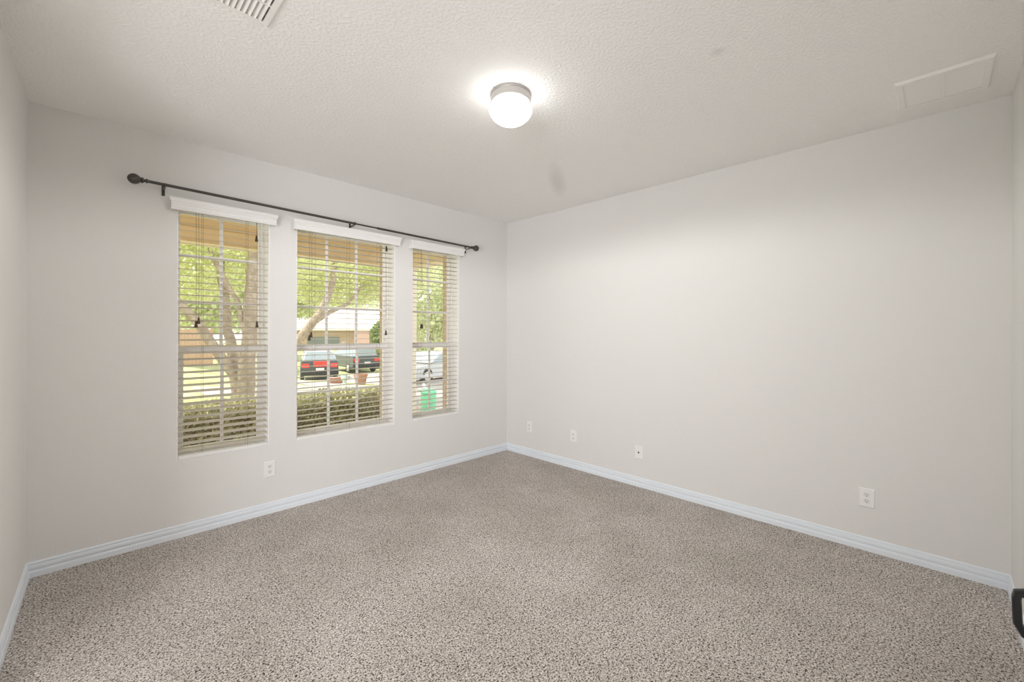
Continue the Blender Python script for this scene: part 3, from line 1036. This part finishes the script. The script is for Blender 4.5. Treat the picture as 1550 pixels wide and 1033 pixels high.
# ------------------------------------------------------------------ cars
def car(name, label, loc, rz, L_, Wd, Hh, paint, top_paint, kind):
    """local: +y = forward, rear at y=-L/2"""
    A = tag(empty(name, loc, rz), label, 'car', 'cars parked outside')
    hw = Wd / 2
    k = Hh / 1.5
    def section(prof, w0, w1, z_lo, z_hi):
        b = MB()
        rings = []
        def wv(z): return w0 + (w1 - w0) * (z - z_lo) / (z_hi - z_lo)
        b.loft([[V(-wv(z), y, z) for y, z in prof], [V(wv(z), y, z) for y, z in prof]])
        return b
    r = -L_ / 2
    if kind == 'sedan':
        body = [(r, .35), (r - .04, .55), (r + .02, .92), (r + .75, .98), (r + L_ - 1.25, .95), (r + L_ - .12, .74), (r + L_ + .02, .52), (r + L_, .30), (r + .1, .26)]
        cab = [(r + .65, .96), (r + 1.15, 1.44), (r + 2.45, 1.46), (r + 3.25, .96)]
    else:
        body = [(r, .38), (r - .05, .60), (r, 1.02), (r + .5, 1.04), (r + L_ - 1.15, 1.02), (r + L_ - .08, .86), (r + L_, .55), (r + L_ - .02, .36), (r + .1, .32)]
        cab = [(r + .05, 1.02), (r + .32, 1.50), (r + .55, 1.54), (r + 2.75, 1.54), (r + 3.55, 1.02)]
    body = [(y, z * k) for y, z in body]
    cab = [(y, z * k) for y, z in cab]
    bo = section(body, hw, hw * .96, .26 * k, 1.04 * k)
    bmesh.ops.bevel(bo.bm, geom=list(bo.bm.edges), offset=.045, segments=2, affect='EDGES')
    bo.build('body', paint, A, True)
    zt = cab[2][1]
    ca = section(cab, hw * .90, hw * .72, .96 * k, zt)
    bmesh.ops.bevel(ca.bm, geom=list(ca.bm.edges), offset=.03, segments=2, affect='EDGES')
    ca.build('cabin', top_paint, A, True)
    # windows: rear, windscreen, sides
    def slab(p, q, z0, z1, w, name):
        (ya, za), (yb, zb) = p, q
        n_ = V(0, -(zb - za), (yb - ya)).normalized()
        if n_.z < 0: n_ = -n_
        a0, a1 = .12, .88
        lo = V(0, ya + (yb - ya) * a0, za + (zb - za) * a0)
        hi = V(0, ya + (yb - ya) * a1, za + (zb - za) * a1)
        wl, wh = w[0], w[1]
        b = MB()
        b.loft([[V(-wl, lo.y, lo.z) - n_ * .01, V(wl, lo.y, lo.z) - n_ * .01, V(wh, hi.y, hi.z) - n_ * .01, V(-wh, hi.y, hi.z) - n_ * .01],
                [V(-wl, lo.y, lo.z) + n_ * .015, V(wl, lo.y, lo.z) + n_ * .015, V(wh, hi.y, hi.z) + n_ * .015, V(-wh, hi.y, hi.z) + n_ * .015]])
        b.build(name, M_car_glass, A)
    slab(cab[0], cab[1], 0, 0, (hw * .80, hw * .66), 'rear_window')
    slab(cab[-1], cab[-2], 0, 0, (hw * .80, hw * .64), 'windscreen')
    for sx in (-1, 1):
        b = MB()
        ys0, ys1 = cab[0][0] + .22, cab[-1][0] - .22
        yt0, yt1 = cab[1][0] + .12, cab[-2][0] - .05
        za, zb = .99 * k + .03, zt - .10
        wa, wb = hw * .895, hw * .755
        b.loft([[V(sx * (wa + d), ys0, za), V(sx * (wa + d), ys1, za), V(sx * (wb + d), yt1, zb), V(sx * (wb + d), yt0, zb)] for d in (-.03, .012)])
        b.build('side_window', M_car_glass, A)
        for yy in (r + .85, r + L_ - .85):
            wl = MB()
            wl.lathe([(.20, -.09), (.31, -.09), (.33, -.06), (.33, .06), (.31, .09), (.20, .09)], (sx * (hw - .10), yy, .33), 'X', 24)
            wo = wl.build('wheel', M_tyre, A, True)
            MB().lathe([(.20, .085), (.19, .10), (.05, .112), (.01, .112)] if sx > 0 else [(.20, -.085), (.19, -.10), (.05, -.112), (.01, -.112)], (sx * (hw - .10), yy, .33), 'X', 20).build('hubcap', M_hub, wo, True)
        zl = .80 * k
        b = MB()
        b.bbox(min(sx * hw * .55, sx * hw * .93), max(sx * hw * .55, sx * hw * .93), r - .075, r + .02, zl - .09, zl + .12, .01)
        b.build('tail_light', M_red, A)
        b = MB()
        b.bbox(min(sx * hw * .55, sx * hw * .90), max(sx * hw * .55, sx * hw * .90), r + L_ - .10, r + L_ + .02, .60 * k, .72 * k, .01)
        b.build('headlight', M_car_glass, A)
    MB().bbox(-hw * .96, hw * .96, r - .12, r + .1, .36 * k, .56 * k, .03).build('rear_bumper', M_tyre, A)
    MB().bbox(-hw * .96, hw * .96, r + L_ - .10, r + L_ + .08, .32 * k, .52 * k, .03).build('front_bumper', M_tyre if paint is not M_car_white else paint, A)
    MB().bbox(-.19, .19, r - .135, r - .10, .58 * k, .70 * k, .004).build('licence_plate', M_licence, A)
    return A
g = gz(5.64, 20.7)
c1 = car('parked_car', 'dark car with silver roof and broad red tailgate panel, left one of the pair', (5.64, 20.7, g), math.radians(-18), 4.2, 1.80, 1.60, M_car_dark, M_car_silver, 'suv')
b = MB().bbox(-.30, .42, -2.21, -2.09, .80, 1.08, .02)
b.build('tailgate_panel', M_red, c1)
g = gz(9.44, 24.6)
c2 = car('parked_car', 'dark van with light roof and two red tail lights, right one of the pair', (9.44, 24.6, g), math.radians(-2), 4.2, 1.80, 1.60, M_car_dark, M_car_silver, 'suv')
g = gz(5.2, 9.3)
car('parked_car', 'white car on the drive seen through the narrow window', (7.2, 12.0, gz(7.2, 12.0)), math.radians(105), 4.3, 1.8, 1.30, M_car_white, M_car_white, 'sedan')

# ------------------------------------------------------------------ small things by the drive
g = gz(1.1, 3.3)
G = tag(empty('yard_bin', (1.47, 3.76, gz(1.47, 3.76))), 'mint green plastic bin standing by the drive, seen low in the narrow window', 'bin')
MB().lathe([(.11, 0), (.135, .02), (.155, .22), (.15, .40), (.148, .41)], n=28).build('bin_body', M_green, G, True)
MB().lathe([(.158, .40), (.160, .425), (.12, .47), (.04, .495), (.005, .50)], n=28).build('lid', M_green_lid, G, True)
g = gz(4.3, 12.8)
P_ = tag(empty('flower_pot', (4.33, 12.78, g)), 'tapered terracotta pot standing on the drive behind the right van', 'flower pot')
MB().lathe([(.17, 0), (.18, .01), (.25, .36), (.27, .36), (.275, .44), (.24, .44), (.23, .36)], n=28).build('pot', M_terra, P_, True)
MB().lathe([(.235, .38), (.20, .40), (.01, .41)], n=28).build('soil', M_mulch, P_, True)
P_ = tag(empty('planter_trough', (4.0, 14.35, gz(4.0, 14.35))), 'low reddish planter trough on the drive in front of the left car', 'planter')
b = MB()
b.loft([[V(-.26, -.14, 0), V(.26, -.14, 0), V(.26, .14, 0), V(-.26, .14, 0)], [V(-.32, -.18, .26), V(.32, -.18, .26), V(.32, .18, .26), V(-.32, .18, .26)]])
b.build('trough', M_terra, P_)
MB().box(-.29, .29, -.15, .15, .255, .27).build('soil', M_mulch, P_)
P_ = tag(empty('garden_urn', (3.86, 13.2, gz(3.86, 13.2))), 'slim pale green and white urn beside the terracotta pot', 'urn')
MB().lathe([(.12, 0), (.12, .04), (.05, .08), (.06, .12), (.13, .22), (.14, .33), (.11, .38), (.13, .40), (.12, .405)], n=24).build('bowl', plain('urn_glaze', (.56, .72, .62), .5), P_, True)
P_ = tag(empty('garden_ornament', (2.2, 5.05, gz(2.2, 5.05))), 'small pale stone ornament beyond the mint green bin', 'ornament')
MB().lathe([(.10, 0), (.10, .05), (.05, .08), (.04, .22), (.07, .27), (.15, .31), (.16, .34), (.12, .335), (.02, .32)], n=24).build('pedestal_bowl', M_stone, P_, True)
MB().lathe([(.02, .32), (.05, .35), (.055, .40), (.03, .45), (.005, .47)], n=16).build('finial', M_stone, P_, True)
